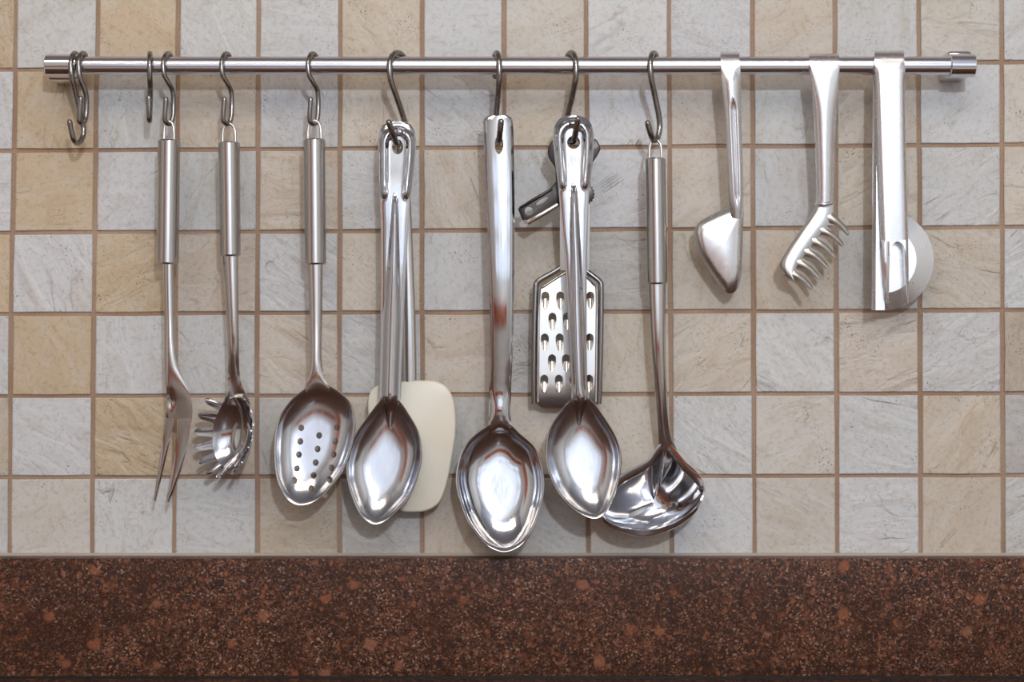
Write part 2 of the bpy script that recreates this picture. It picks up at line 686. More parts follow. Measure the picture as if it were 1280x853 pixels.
def vx(i, y):
    return lerp_table([(-150, VT[i]), (0, VT[i]), (426, VM[i]), (690, VB[i]), (720, VB[i])], y)[0]


def hy(j, x):
    return HL[j] + (HR[j] - HL[j]) * (x - 60) / 1140


CLR = {'W': (.590, .588, .588), 'w': (.56, .55, .538), 'G': (.545, .542, .54), 'g': (.50, .482, .458),
       'b': (.56, .498, .428), 'B': (.55, .476, .395), 't': (.547, .455, .352), 'T': (.545, .432, .305), 'd': (.49, .42, .34),
       'l': (.57, .532, .478)}
TILES = [
    'WWlWbWGbGbWWbGlW',
    'bTwTWGBGlWWBGlWb',
    'tWTGBGbGBWbGbWlW',
    'bWTWGBGbGWbGbWbw',
    'WTWTBGbGbgbBgbWb',
    'tWTWGbGbgbbWbWdW',
    'WBWTBgbgbbWlWBgb',
    'bWlWWdgdgbWlWBwb',
]
for j in range(len(HL) - 1):
    for i in range(len(VT) - 1):
        def corner(ii, jj):
            x = vx(ii, HL[jj])
            y = hy(jj, x)
            return vx(ii, y), y
        c4 = [corner(i, j), corner(i + 1, j), corner(i + 1, j + 1), corner(i, j + 1)]
        cx = sum(p[0] for p in c4) / 4
        cy = sum(p[1] for p in c4) / 4
        g = 2.7 + rng.uniform(-.4, .4)
        gh = 2.3 + rng.uniform(-.3, .4)
        q4 = [(p[0] + (g if p[0] < cx else -g), p[1] + (gh if p[1] < cy else -gh)) for p in c4]
        ring = []
        for k in range(4):
            a, b_ = q4[k], q4[(k + 1) % 4]
            ring.append((a[0] + rng.uniform(-.35, .35), a[1] + rng.uniform(-.35, .35)))
            ring.append(((a[0] + b_[0]) / 2 + rng.uniform(-.5, .5), (a[1] + b_[1]) / 2 + rng.uniform(-.5, .5)))
        ax, az, lift = rng.uniform(-.006, .006), rng.uniform(-.006, .006), rng.uniform(-.3, .3)
        face = [(cx + (x - cx) * .978, cy + (y - cy) * .978) for x, y in ring]
        vs = [P(x, y, lift + ax * (x - cx) + az * (y - cy)) for x, y in face]
        vs += [P(x, y, lift - 1.0 + ax * (x - cx) + az * (y - cy)) for x, y in ring]
        vs += [P(x, y, -3.2) for x, y in ring]
        fs = [tuple(range(8))]
        for k in range(8):
            k2 = (k + 1) % 8
            fs.append((k, k2, 8 + k2, 8 + k))
            fs.append((8 + k, 8 + k2, 16 + k2, 16 + k))
        o = ob('tile', vs, fs, M_TILE, wall, loc=tuple(P(cx, cy, 0)))
        base = CLR[TILES[j][i]]
        f_ = rng.uniform(.95, 1.05)
        o.color = (base[0] * f_, base[1] * f_ * rng.uniform(.995, 1.003), base[2] * f_ * rng.uniform(.98, 1.02), 1)
        soft(o, 25)

# ---------------------------------------------------------------- granite
up = box('granite_upstand', -RX, RX, -UD * S, 0.0016, z_work, z_top, M_GRANITE, None, 0.0003)
up['label'] = 'polished red brown granite upstand along the foot of the tiled wall'
up['category'] = 'upstand'
bead = [(0.0, 0.0), (-0.0030, 0.0), (-0.0020, 0.0004), (-0.0010, 0.0010), (0.0, 0.0020)]
vs = [Vector((x, b_[0] - 0.0002, z_top + b_[1])) for x in (-RX, RX) for b_ in bead]
fs = [(0, 1, 2, 3, 4), (9, 8, 7, 6, 5)] + [(k, (k + 1) % 5, 5 + (k + 1) % 5, 5 + k) for k in range(5)]
ob('sealant', vs, fs, M_SEAL, up, 60)['label'] = 'pale sealant line along the top of the granite'
wk = box('worktop', -RX, RX, -0.62, -UD * S, z_work - 0.04, z_work, M_GRANITE, None, 0.003)
wk['label'] = 'dark granite worktop below the upstand at bottom edge'
wk['category'] = 'worktop'
box('joint', -RX, RX, -UD * S - 0.0016, -UD * S + 0.001, z_work - 0.001, z_work + 0.0016, M_JOINT, wk)

# ================================================================ rail
RD, RYC, RR = 52, 82.3, 11.3            # rail depth, picture height, radius
rail = thing('hanging_rail', P(640, RYC, 0), 'long satin steel utensil rail with chrome end caps fixed across tiled wall', 'rail')
tube('rod', [(66, RYC, RD), (400, RYC, RD), (900, RYC, RD), (1212, RYC, RD)], RR, M_RAIL, rail, 40)
for x0, x1, dy in ((58, 98, 6.0), (1186, 1218, 1.5)):
    tube('end_cap', [(x0, RYC, RD), (x0 + 1.2, RYC, RD), (x1 - 1.2, RYC, RD), (x1, RYC, RD)], [12.6, 14.2, 14.2, 13.0], M_CHROME, rail, 40, ang=30)
    c_ = P((x0 + x1) / 2 + (7 if x0 < 640 else -9), RYC + dy, 20)
    hw_, hh_ = (x1 - x0) / 2 * S * .96, 16.2 * S
    box('wall_mount', c_.x - hw_, c_.x + hw_, -(RD - 4) * S, 0.0016, c_.z - hh_, c_.z + hh_, M_CHROME, rail, 0.003)


# ================================================================ hooks
def hook(xf, xb, after, label, r=3.3, back=205):
    """S hook: over the rail from behind (xb) to the front (xf), then through the points 'after'"""
    xc = (xf + xb) / 2
    t = thing('s_hook', P(xc, 66, RD), label, 'hook', 's hooks on the rail')
    R = RR + r + 0.5
    pts = []
    for k in range(9):
        a = math.radians(back - k * back / 8)
        u = math.cos(a)
        pts.append((xc + u * (xf - xb) / 2, RYC - R * math.sin(a) - (0.6 if 40 < math.degrees(a) < 140 else 0), RD + R * u))
    pts += after
    tube('wire', CR(pts, 6), r, M_HOOK, t, 10, dome=True)
    return t


F = RD + 15
hook(88.5, 99, [(90, 97, F - 1), (96, 122, RD + 4), (102.5, 150, RD - 4), (104.5, 166, RD - 5), (101, 176, RD), (96, 179, RD + 6), (91.5, 173, RD + 14), (87, 152.5, RD + 19)],
     'steel s hook with a wide open empty curl, nearest the left end cap')
hook(98.3, 109, [(100, 97, F - 1), (106, 112, RD + 8), (108.2, 124, RD + 4), (107.6, 143, RD + 3), (105.5, 151, RD + 6), (102, 153.5, RD + 9), (99, 149, RD + 13), (101, 123, RD + 16)],
     'short steel s hook tangled behind the wide open one at left end')
hook(187.2, 187.6, [(187.3, 97, F - 2), (188, 112, RD + 6), (187.6, 128, RD + 1), (187.2, 144, RD + 2), (186.8, 151, RD + 7), (186.5, 146, RD + 13), (186.2, 122, RD + 16)],
     'empty steel s hook turned edge-on, just left of the carving fork')


def small_hook(x, label):
    dx = x - 211
    hook(204 + dx, 216 + dx, [(205.5 + dx, 94, F - 1), (211.5 + dx, 105, RD + 9), (216 + dx, 115, RD + 3), (216.8 + dx, 130, RD + 1), (216 + dx, 147, RD + 2), (212.8 + dx, 154.5, RD + 5),
                              (208.6 + dx, 154, RD + 9), (206 + dx, 148, RD + 12), (207.5 + dx, 124, RD + 14)], label, 3.0)


small_hook(211, 'short steel s hook holding up the two pronged carving fork')
small_hook(284, 'short steel s hook holding up the toothed pasta server')
small_hook(392, 'short steel s hook holding up the slotted spoon with round holes')
hook(487, 507, [(488.5, 100, F - 1), (496, 122, RD + 5), (504, 146, RD - 6), (507.5, 160, RD - 11), (506, 172, RD - 8), (500, 180, RD), (495.5, 178, RD + 10), (491, 167, RD + 20), (486, 153, RD + 27)],
     'dark s hook through the pierced spoon handle in front of white spatula', 3.7)
hook(624, 617.5, [(624, 98, F - 1), (622.4, 122, RD + 4), (620, 146, RD - 5), (620, 166, RD - 9), (621.5, 177, RD - 3), (623.5, 177.5, RD + 9), (625, 167, RD + 19), (626.3, 152, RD + 25)],
     'dark s hook through the slot of the flat mirror handled spoon', 3.7, 238)
hook(720, 708, [(719.5, 98, F - 1), (715.5, 120, RD + 4), (709.5, 146, RD - 8), (708.5, 164, RD - 14), (712, 176, RD - 8), (716.5, 177, RD + 6), (719.5, 167, RD + 20), (722.4, 149, RD + 29)],
     'dark s hook through the spoon handle in front of the grater', 3.7)
hook(812.8, 821.5, [(814, 98, F - 1), (819, 122, RD + 5), (823.5, 145, RD - 1), (824.6, 160, RD - 3), (822, 172, RD), (817.5, 175.5, RD + 6), (813.5, 168, RD + 14), (809.6, 154, RD + 19)],
     'dark s hook holding up the deep ladle with tube handle', 3.6)


# ================================================================ utensils
def tube_handle(t, top, bot, r, rb=None, loop_y=None, d=58, lr=6.3, name='handle'):
    """brushed round grip with a bright wire hanging loop"""
    rb = rb or r
    n = 6
    pts = [(top[0], top[1], d)]
    rad = [r * .86]
    for i in range(n + 1):
        q = i / n
        pts.append((top[0] + (bot[0] - top[0]) * (0.012 + .976 * q), top[1] + (bot[1] - top[1]) * (0.012 + .976 * q), d))
        rad.append(r + (rb - r) * q)
    pts.append((bot[0], bot[1], d))
    rad.append(rb * .86)
    h = tube(name, pts, rad, M_TUBE, t, 48, ang=30)
    cx, ty = top[0], top[1]
    lp = [(cx - lr, ty + 8, d), (cx - lr, ty, d), (cx - lr * .95, ty - 13, d), (cx - lr * .65, ty - 20, d), (cx, ty - 23.5, d), (cx + lr * .65, ty - 20, d), (cx + lr * .95, ty - 13, d), (cx + lr, ty, d), (cx + lr, ty + 8, d)]
    tube('hanging_loop', CR(lp, 4), 1.9, M_WIRE, t, 10)
    return h


# ---- carving fork
t = thing('carving_fork', P(211, 152, 58), 'two pronged carving fork with brushed round grip, leftmost utensil', 'fork')
tube_handle(t, (211.3, 175), (209.5, 330.5), 13.6, 13.6)
edge = [(322, 204.5, 216.5), (350, 204.8, 216.6), (400, 206, 217.3), (425, 206.2, 218), (445, 206.6, 219.5), (458, 207, 221.8), (470, 207.4, 227), (480, 208, 232), (490, 208.6, 236.5),
        (500, 208.8, 239.5), (508, 208.6, 240.6), (516, 208, 240.6), (523, 207.2, 239.8)]
prongL = [(523, 207.2, 218.6), (540, 205.4, 214.8), (570, 201.4, 207.6), (600, 196.8, 200.4), (626, 192.8, 193.8)]
prongR = [(523, 223.8, 239.8), (530, 223.6, 239.0), (550, 221.4, 235.6), (570, 218.4, 231.2), (590, 215, 225), (610, 211.6, 217.6), (628, 209, 210.4)]
cols = 17
split = 7


FORK_D = CR([(320, 58), (400, 59), (445, 63), (480, 63.5), (523, 58.5), (570, 53), (628, 49)], 8)


def fork_d(y):
    return lerp_table(FORK_D, y)[0]


rows = []
ys = [322 + 201 * i / 40 for i in range(41)]
for y in ys:
    xl, xr = lerp_table(edge, y)
    hgt = lerp_table([(322, 6.0), (420, 5.5), (470, 2.2), (500, .5), (523, 0)], y)[0]
    row = []
    for k in range(cols):
        u = -1 + 2 * k / (cols - 1)
        x = xl + (xr - xl) * (u + 1) / 2
        dimple = -3.0 * math.exp(-((x - 213.5) / 4.0) ** 2 - ((y - 500) / 9.0) ** 2)
        row.append((x, y, fork_d(y) + hgt * math.sqrt(max(0, 1 - u * u)) + dimple ))
    rows.append(row)
gv, gf = loft_geo(rows)
last = rows[-1]
for tab, ncol in ((prongL, 7), (prongR, 7)):
    pr = []
    for i in range(25):
        y = 523 + (tab[-1][0] - 523) * i / 24
        xl, xr = lerp_table(tab, y)
        pr.append([(xl + (xr - xl) * k / (ncol - 1), y, fork_d(y) + 1.2 * smooth(523, 575, y) * (1 - (2 * k / (ncol - 1) - 1) ** 2)) for k in range(ncol)])
    v, f = loft_geo(pr)
    gf += [tuple(i + len(gv) for i in q) for q in f]
    gv += v
# web between the prongs, rounded slot top
web = [[(218.0, 521 + 0, fork_d(522)), (221.2, 519, fork_d(522)), (224.6, 521, fork_d(522))], [(218.6, 525, fork_d(523)), (221.2, 522.5, fork_d(523)), (223.8, 525, fork_d(523))]]
v, f = loft_geo(web)
gf += [tuple(i + len(gv) for i in q) for q in f]
gv += v
solid(ob('fork_head', gv, gf, M_SHANK, t), 2.2, 50)

# ---- pasta server
t = thing('pasta_server', P(286, 155, 58), 'steel pasta server with toothed curved head and brushed grip, beside carving fork', 'pasta server')
tube_handle(t, (286.3, 178), (288, 320.5), 13.2, 12.6, lr=8.0)
rows = []
sh = [(314, 279.5, 296.5), (330, 280, 296.8), (360, 282, 297), (400, 284.3, 297.4), (440, 286, 298), (460, 286, 298.5), (475, 285, 300.5), (487, 283, 304.5), (497, 281, 309.5), (506, 279, 313)]
for i in range(41):
    y = 314 + 192 * i / 40
    xl, xr = sl(sh, y)
    d0 = sl([(314, 57), (420, 56), (465, 50), (506, 46)], y)[0]
    hh = sl([(314, 5), (440, 4.5), (480, 0.5), (506, -2.5)], y)[0]
    rows.append([(xl + (xr - xl) * (u + 1) / 2, y, d0 + hh * (1 - u * u) + (1.2 * max(0, u) if y < 470 else 5 * u * u * (y - 470) / 36)) for u in [-1 + 2 * k / 14 for k in range(15)]])
loft('shank', rows, M_SHANK, t, 2.4)
nx, nd = -0.56, 0.83
C0 = Vector((291, 541, 50))
E1 = Vector((nd, 0, -nx))
E2 = Vector((0, 1, 0))
NN = Vector((nx, 0, nd))


def ps(phi, tt, lift=0.0):
    p = C0 + E1 * (30.5 * tt * math.cos(phi)) + E2 * (45 * tt * math.sin(phi)) + E1 * (-5 * tt * math.sin(phi)) - NN * (21 * (1 - tt ** 2.3)) + NN * lift
    return p


verts, faces = [P(*ps(0, 0))], []
n, rg = 64, 14
for i in range(rg):
    for k in range(n):
        verts.append(P(*ps(2 * PI * k / n, (i + 1) / rg)))
faces = [(0, 1 + k, 1 + (k + 1) % n) for k in range(n)]
for i in range(rg - 1):
    for k in range(n):
        k2 = (k + 1) % n
        faces.append((1 + i * n + k, 1 + (i + 1) * n + k, 1 + (i + 1) * n + k2, 1 + i * n + k2))


def slot_cut(c, rx, ry, inner=None):
    """cutter along the bowl's own axis; c in bowl plane (u,v)"""
    pts = []
    if inner is None:
        pts = oval(c[0], c[1], rx, ry, 20)
    else:
        a0, a1, w_ = inner
        pts = [(c[0] + rx * math.cos(a), c[1] + ry * math.sin(a)) for a in [a0 + (a1 - a0) * k / 10 for k in range(11)]]
        pts += [(c[0] + (rx - w_) * math.cos(a), c[1] + (ry - w_) * math.sin(a)) for a in [a1 + (a0 - a1) * k / 10 for k in range(11)]]
    m_ = len(pts)
    v = [P(*(C0 + E1 * p[0] + E2 * p[1] + NN * q)) for q in (-40, 10) for p in pts]
    f = [tuple(range(m_)), tuple(reversed(range(m_, 2 * m_)))] + [(k, (k + 1) % m_, m_ + (k + 1) % m_, m_ + k) for k in range(m_)]
    return v, f


head = ob('bowl', verts, faces, M_MIRROR, t)
solid(head, 2.0, 40, [slot_cut((2, 6), 4.2, 10), slot_cut((2, 6), 16, 23, (-1.0, 1.0, 4)), slot_cut((2, 6), 16, 23, (PI - 1.0, PI + 1.0, 4))])
for ph in (226, 203, 181, 160, 139, 117, 95, -46, -24, -3, 18, 40, 64):
    a = math.radians(ph)
    rowsT = []
    for i in range(8):
        q = i / 7
        rowp = []
        wv = lerp_table([(0, .16), (.15, .13), (.8, .105), (.93, .08), (1, .03)], q)[0]
        for k in range(5):
            u = -1 + k / 2
            aa = a + u * wv
            b_ = ps(aa, 1.0)
            out = (ps(a, 1.0) - ps(a, .9)).normalized()
            dirv = (NN * .85 + (E1 * math.cos(a) + E2 * math.sin(a)) * .45).normalized()
            L_ = 26 * q
            p = b_ + dirv * L_ - NN * (0.8 * (1 - abs(u)))
            rowp.append(tuple(p))
        rowsT.append(rowp)
    loft('tooth', rowsT, M_MIRROR, t, 2.0, 50)


# ---- spoon bowls
def bowl_fun(d_top, y_top, d_tip, y_tip, H, p=3.2, lip=.975):
    def f(px, py, tt):
        rim = d_top + (d_tip - d_top) * (py - y_top) / (y_tip - y_top)
        q = min(1.0, tt / lip)
        return rim - H * (1 - q ** p)
    return f


def bowl_at(ol, c, fun):
    """depth of a bowl made by polar() below any picture point"""
    pts = CR(ol, 6, True)

    def f(px, py):
        dx, dy = px - c[0], py - c[1]
        r_ = math.hypot(dx, dy)
        if r_ < 1e-6:
            return fun(px, py, 0)
        a = math.atan2(dy, dx)
        best = min(pts, key=lambda q: abs((math.atan2(q[1] - c[1], q[0] - c[0]) - a + PI) % (2 * PI) - PI))
        return fun(px, py, min(1.0, r_ / math.hypot(best[0] - c[0], best[1] - c[1])))
    return f


# ---- slotted spoon
t = thing('slotted_spoon', P(393, 152, 58), 'slotted steel spoon pierced by three rows of round holes', 'spoon')
tube_handle(t, (393, 174), (394.3, 331), 13.2, 13.2, lr=8.2)
ol = [(394, 479), (408, 481), (424, 490), (437.6, 503.5), (444, 522), (442, 549), (432, 582), (416, 606), (397, 625), (379, 632), (365, 629), (354, 617), (346, 598), (343, 574), (343.5, 547), (349, 522), (363, 501), (380, 486.5)]
bf = bowl_fun(63, 479, 78, 632, 16, 4.2)
ba = bowl_at(ol, (393, 558), bf)
sh = [(324, 386, 402.5), (335, 386, 402.3), (380, 387.3, 402), (420, 388.3, 401.3), (445, 388.8, 400.8), (458, 388.6, 401.6), (470, 387, 404), (480, 383.5, 409), (488, 382, 413), (496, 381.5, 412), (503, 386, 407)]
rows = []
for i in range(37):
    y = 324 + 179 * i / 36
    xl, xr = sl(sh, y)
    d0 = sl([(324, 57), (400, 57), (440, 60), (470, 63), (503, 63)], y)[0]
    hh = sl([(324, 6), (430, 5.5), (465, 3.0), (488, 0)], y)[0]
    k_ = smooth(474, 500, y)
    rows.append([(xl + (xr - xl) * (u + 1) / 2, y, (d0 + hh * math.sqrt(max(0, 1 - u * u))) * (1 - k_) + k_ * (ba(xl + (xr - xl) * (u + 1) / 2, y) + .6)) for u in [-1 + 2 * k / 16 for k in range(17)]])
loft('shank', rows, M_SHANK, t, 2.4)
holes = [(376.5, 535), (375.4, 552), (373.6, 568.6), (371, 586), (368, 601), (399, 544.6), (397, 561.5), (394.6, 578.5), (392, 594.5), (389, 611), (421, 534.5), (419, 552), (417, 568.5), (414.5, 585), (412, 600)]
polar('bowl', ol, (393, 558), bf, M_SPOON, t, 1.6, 24, 40, [prism(oval(x, y, 3.7, 4.2, 16), 10, 90) for x, y in holes])


def ridged(name, tab, ring, ridge, dtab, m, t, hole, into, seg=120, thick=2.2):
    """pressed handle: raised border around the eye, then a half-round rib down the middle"""
    (cx, cy, R), (ry0, rb0, ry1, rb1, rh) = ring, ridge
    y0, y1 = tab[0][0], tab[-1][0]
    rows = []
    for i in range(seg + 1):
        y = y0 + (y1 - y0) * (i / seg) ** 1.25
        xl, xr = lerp_table(tab, y)
        d0 = lerp_table(dtab, y)[0]
        row = []
        for k in range(57):
            u = -1 + 2 * k / 56
            x = xl + (xr - xl) * (u + 1) / 2
            off = -2.2 * abs(u) ** 5
            if y < cy:
                rho = math.hypot(x - cx, y - cy) / R
            else:
                rho = abs(u)
            fade = max(0.0, min(1.0, (ry0 + 2 - y) / 8))
            off += 4.6 * fade * math.exp(-((rho - .70) / .15) ** 2)
            b_ = lerp_table([(ry0 - 6, .05), (ry0, rb0), (ry1, rb1)], y)[0]
            g_ = max(0.0, min(1.0, (y - ry0 + 4) / 10))
            if abs(u) < b_:
                off += rh * g_ * math.cos(PI / 2 * u / b_) ** 1.5
            k_ = smooth(into[1], into[2], y)
            base_ = d0 + off
            if k_ > 0:
                base_ = base_ * (1 - k_) + k_ * (into[0](x, y) + .8 + max(0.0, off) * .8)
            row.append((x, y, base_))
        rows.append(row)
    return loft(name, rows, m, t, thick, 35, [hole])


# ---- serving spoon in front of the white spatula
sp_label = 'steel serving spoon with pierced ribbed handle hanging in front of white spatula'
t = thing('serving_spoon', P(497, 176, 58), sp_label, 'spoon', 'large serving spoons')
tab = [(152, 491, 502), (153.5, 485, 508), (157, 479.5, 513.5), (164, 475.3, 517.6), (174, 473.4, 519.6), (190, 473, 519.3), (210, 473.6, 517.4), (235, 474.6, 514), (250, 475.6, 512), (280, 476.6, 510), (350, 476.8, 506.5),
       (420, 476, 503.2), (480, 474.6, 501), (497, 474, 500.5), (506, 476, 498.6), (520, 480, 495.5), (532, 484.5, 491), (537, 487, 488.5)]
ol = [(486, 492), (500, 502), (513, 521), (523.5, 540.6), (527.5, 562), (525, 586), (514, 617), (497.5, 638), (482, 651.5), (468, 656), (455, 648.5), (445.5, 635), (435.5, 607), (433, 583), (438, 560), (446, 541), (458, 523.5), (473, 503.5)]
bf = bowl_fun(58, 495, 71, 656, 17, 4.2)
ba = bowl_at(ol, (480.5, 582), bf)
dt = CR([(150, 53), (200, 58.5), (246, 63), (330, 63), (420, 60), (480, 59), (537, 59)], 6)
ridged('handle', tab, (496.5, 180, 23.4), (248, .16, 400, .80, 5.5), dt, M_MIRROR, t, prism(oval(497, 183.5, 7, 9.5, 20), 40, 90), (ba, 494, 514))
polar('bowl', ol, (480.5, 582), bf, M_SPOON, t, 1.6, 24)

# ---- white spatula behind it
t = thing('spatula', P(503, 180, 46), 'spatula with cream blade and steel handle hanging behind a serving spoon', 'spatula')
tube('handle', CR([(501, 172, 44), (503, 200, 36), (506, 260, 32), (509, 340, 30), (511.5, 420, 30), (512.5, 484, 30)], 5),
     [7.2 + 1.2 * min(1, i / 18) for i in range(26)], M_SHANK, t, 24, flat=0.55)
ol = [(461, 496), (468, 484.5), (484, 479.5), (505, 477), (524, 475.8), (543, 476.6), (558, 483.5), (567, 500), (569.5, 521), (569, 545), (564.6, 575), (558.5, 605), (549.5, 628), (534, 638.5), (516, 640.5), (500, 638), (487, 620), (475, 585), (464, 540), (460, 515)]
olc = CR(ol, 3, True)
o = plate('blade', olc, 26, 35, M_CREAM, t, 2.6, 50)
o['label'] = 'cream rubbery blade'

# ---- big spoon with flat mirror handle
t = thing('serving_spoon', P(624, 176, 60), 'largest steel serving spoon, with a plain flat mirror bright handle', 'spoon', 'large serving spoons')
tab = [(145, 612, 634), (146, 608.6, 637.5), (148.5, 606, 639.6), (153, 605, 640.6), (180, 605.6, 641.2), (250, 609, 642.2), (300, 610.6, 642.2), (350, 612.2, 642), (400, 613.6, 641.2), (450, 613.6, 639.6), (490, 612.6, 637.6),
       (515, 612.2, 637.6), (525, 611.6, 638.2), (532, 611, 638.8), (545, 612.5, 638), (553, 616, 634)]
ol = [(625, 526), (638, 531), (650, 542.5), (668, 559), (677.5, 583), (680.5, 609), (676, 635), (665.5, 664), (650, 683), (631, 690.6), (613, 685), (598, 672), (583.5, 650), (574, 623), (570, 598.5), (575, 571), (588, 549), (612, 531)]
bf = bowl_fun(48, 526, 72, 690, 22, 4.4)
ba = bowl_at(ol, (625.5, 610), bf)
dtab = [(145, 59), (200, 63.5), (260, 66.3), (330, 66.6), (385, 64.6), (430, 60), (470, 53.5), (500, 48.5), (515, 47.5), (553, 48)]
rows = []
dc = CR([(y, d) for y, d in dtab], 8)
for i in range(101):
    y = 145 + 408 * (i / 100) ** 1.15
    xl, xr = lerp_table(tab, y)
    d0 = lerp_table(dc, y)[0]
    rib = 3.5 * math.exp(-((y - 512) / 16.0) ** 2)
    row = []
    for k in range(25):
        u = -1 + 2 * k / 24
        x = xl + (xr - xl) * (u + 1) / 2
        k_ = smooth(522, 546, y)
        dd = d0 + 2.4 * (1 - u * u) - 3.0 * max(0, abs(u) - .84) / .16 * (1 if y < 500 else .3) + rib * (1 - u * u)
        row.append((x, y, dd * (1 - k_) + k_ * (ba(x, y) + .6)))
    rows.append(row)
loft('handle', rows, M_MIRROR, t, 2.2, 35, [prism(oval(624, 181, 5.6, 12, 20), 40, 90)])
polar('bowl', ol, (625.5, 610), bf, M_MIRROR, t, 1.6, 26)

# ---- serving spoon in front of the grater
t = thing('serving_spoon', P(717, 176, 66), 'steel serving spoon with pierced ribbed handle hanging in front of grater', 'spoon', 'large serving spoons')
tab = [(145, 712, 722), (146.5, 705, 728.5), (150.5, 698.5, 735), (157, 694, 739.2), (168, 691.6, 741.6), (180, 692, 742), (195, 693.5, 741), (215, 696, 738.6), (235, 698.5, 736.2), (260, 700.6, 735), (290, 703, 734), (320, 706.5, 733),
       (380, 709.5, 732.4), (430, 712, 732.4), (480, 715, 733), (497, 714.5, 736.5), (508, 717, 733.5), (520, 719.4, 729), (532, 722.4, 725)]
ol = [(726, 495), (741, 503), (758.5, 527), (771, 549), (776.5, 571), (774.5, 596), (768, 620), (758.5, 639), (747, 648.5), (733, 646.5), (714, 635), (697, 615), (685, 587), (681.8, 561), (687, 537), (701, 514), (713, 501)]
bf = bowl_fun(77, 495, 90, 649, 18, 4.0)
ba = bowl_at(ol, (729.5, 575), bf)
dt = CR([(144, 61), (190, 66.5), (236, 71.5), (320, 75), (420, 77), (480, 78), (532, 78)], 6)
ridged('handle', tab, (717, 171, 25.2), (236, .2, 400, .82, 6.5), dt, M_MIRROR, t, prism(oval(717, 178, 8.2, 8.2, 20), 45, 100), (ba, 494, 514))
polar('bowl', ol, (729.5, 575), bf, M_SPOON, t, 1.6, 24)

# ---- grater
t = thing('grater', P(717, 176, 40), 'small flat steel grater with teardrop holes hanging behind a serving spoon', 'grater')
rows = []
for i in range(14):
    y = 168 + 170 * i / 13
    rows.append([(700 + 37 * k / 8, y, 42 - 8 * i / 13 + 1.5 * (1 - (k / 4 - 1) ** 2)) for k in range(9)])
loft('handle', rows, M_SHANK, t, 2.0, 35, [prism(oval(717, 182, 7, 9, 18), 20, 80)])
fr = [(667.5, 505, 30), (667.2, 480, 31), (667.8, 420, 32), (669.5, 362, 32), (670.5, 355, 32), (675, 350, 32), (690, 341.5, 32), (704, 333, 32), (711, 329.5, 32), (724, 330, 32), (732, 338, 32), (745, 348, 32), (750, 353, 32), (751.5, 361, 32), (751, 420, 32), (749.5, 480, 31), (748.5, 505, 30)]
tube('frame', CR(fr, 3), 3.4, M_FRAMEWIRE, t, 10)
fi = [(672.5, 503, 33), (673, 420, 35), (674.5, 365, 35), (679, 358.5, 35), (706, 341, 35), (713, 337, 35), (723, 337.5, 35), (730, 343, 35), (742, 355, 35), (746, 364, 35), (746, 420, 35), (744.5, 503, 33)]
tube('rim_wire', CR(fi, 3), 1.6, M_WIRE, t, 8)
edge = [(341, 708, 728), (350, 692, 738), (358, 679, 743.5), (364, 674, 746), (420, 673, 746), (500, 671.5, 745), (506, 672.5, 744.5), (510, 679, 738)]
rows = []
for i in range(44):
    y = 341 + 169 * i / 43
    xl, xr = lerp_table(edge, y)
    dd = lerp_table([(341, 33), (470, 33), (484, 32.6), (494, 31), (502, 28), (510, 23)], y)[0]
    rows.append([(xl + (xr - xl) * k / 12, y, dd) for k in range(13)])
spots = []
for j, (y, xs) in enumerate(((376, (681.6, 700.3, 719, 738)), (402.5, (690.5, 708.6, 727)), (428.5, (681, 699.5, 718, 737)), (454.5, (690, 707.5, 726)), (480, (680.3, 698.6, 717, 736.5)))):
    spots += [(x, y) for x in xs]


loft('plate', rows, M_GRATER, t, 1.4, 35, [prism(CR([(x, y - 11.5), (x + 4.2, y - 9), (x + 5, y - 4), (x + 4.5, y + 2), (x + 2.6, y + 8), (x, y + 11), (x - 2.6, y + 8), (x - 4.5, y + 2), (x - 5, y - 4), (x - 4.2, y - 9)], 3, True), 15, 50) for x, y in spots])
for x, y in spots:
    rowsT = []
    for i in range(8):
        q = i / 7
        yy = y - 2.5 + 14 * q
        hw = 4.9 * math.sqrt(max(0.02, 1 - q ** 1.6))
        hh = 4.6 * (1 - q) ** .8
        rowsT.append([(x + hw * math.sin(a), yy, 33.2 - hh * math.cos(a)) for a in [-PI / 2 + PI * k / 8 for k in range(9)]])
    loft('tooth', rowsT, M_WIRE, t, 0.9, 60)

# ---- can opener
t = thing('can_opener', P(717, 178, 54), 'dark butterfly can opener half hidden behind a serving spoon handle', 'can opener')
key = [(692, 175), (686.5, 183), (684.6, 190), (686.5, 198), (692.5, 207), (697, 214), (716, 217), (735, 210), (741, 203), (748, 192), (750.5, 184.5), (744.5, 174), (738, 178), (728, 186), (716, 189), (704, 185)]
plate('wing_key', CR(key, 3, True), 58, 61.5, M_DARK, t, 1.2, 45)
body = [(694, 206), (738, 206), (738, 232), (735, 251), (716, 262), (697, 257), (660, 279), (653, 275), (647.5, 261.5), (650, 258), (687, 236.5), (695, 227)]
plate('body', body, 49, 52, M_DARK, t, 1.0, 45, [prism(oval(661, 264, 5.2, 5.2, 18), 40, 60), prism(oval(677.5, 251.5, 8.5, 2.4, 18, -.55), 40, 60)])
tube('handle_flange', [(655.5, 276.5, 51), (660, 278, 55), (678, 267.5, 56), (697, 256, 55)], [2.2, 3.6, 3.6, 3.2], M_WIRE, t, 12)
tube('handle_flange', [(650.5, 260, 51), (664, 251.5, 53), (678, 243.5, 53), (690, 236, 52)], [1.5, 2.0, 2.0, 1.6], M_DARK, t, 10)
gear = []
for k in range(36):
    r_ = 14 if k % 2 == 0 else 12.2
    gear.append((730 + r_ * math.cos(2 * PI * k / 36), 243 + r_ * math.sin(2 * PI * k / 36)))
plate('gear_wheel', gear, 53, 56, M_DARK, t, 0.5, 30)
tube('pivot', [(718, 205, 50), (718, 205, 60)], 5, M_DARK, t, 16)

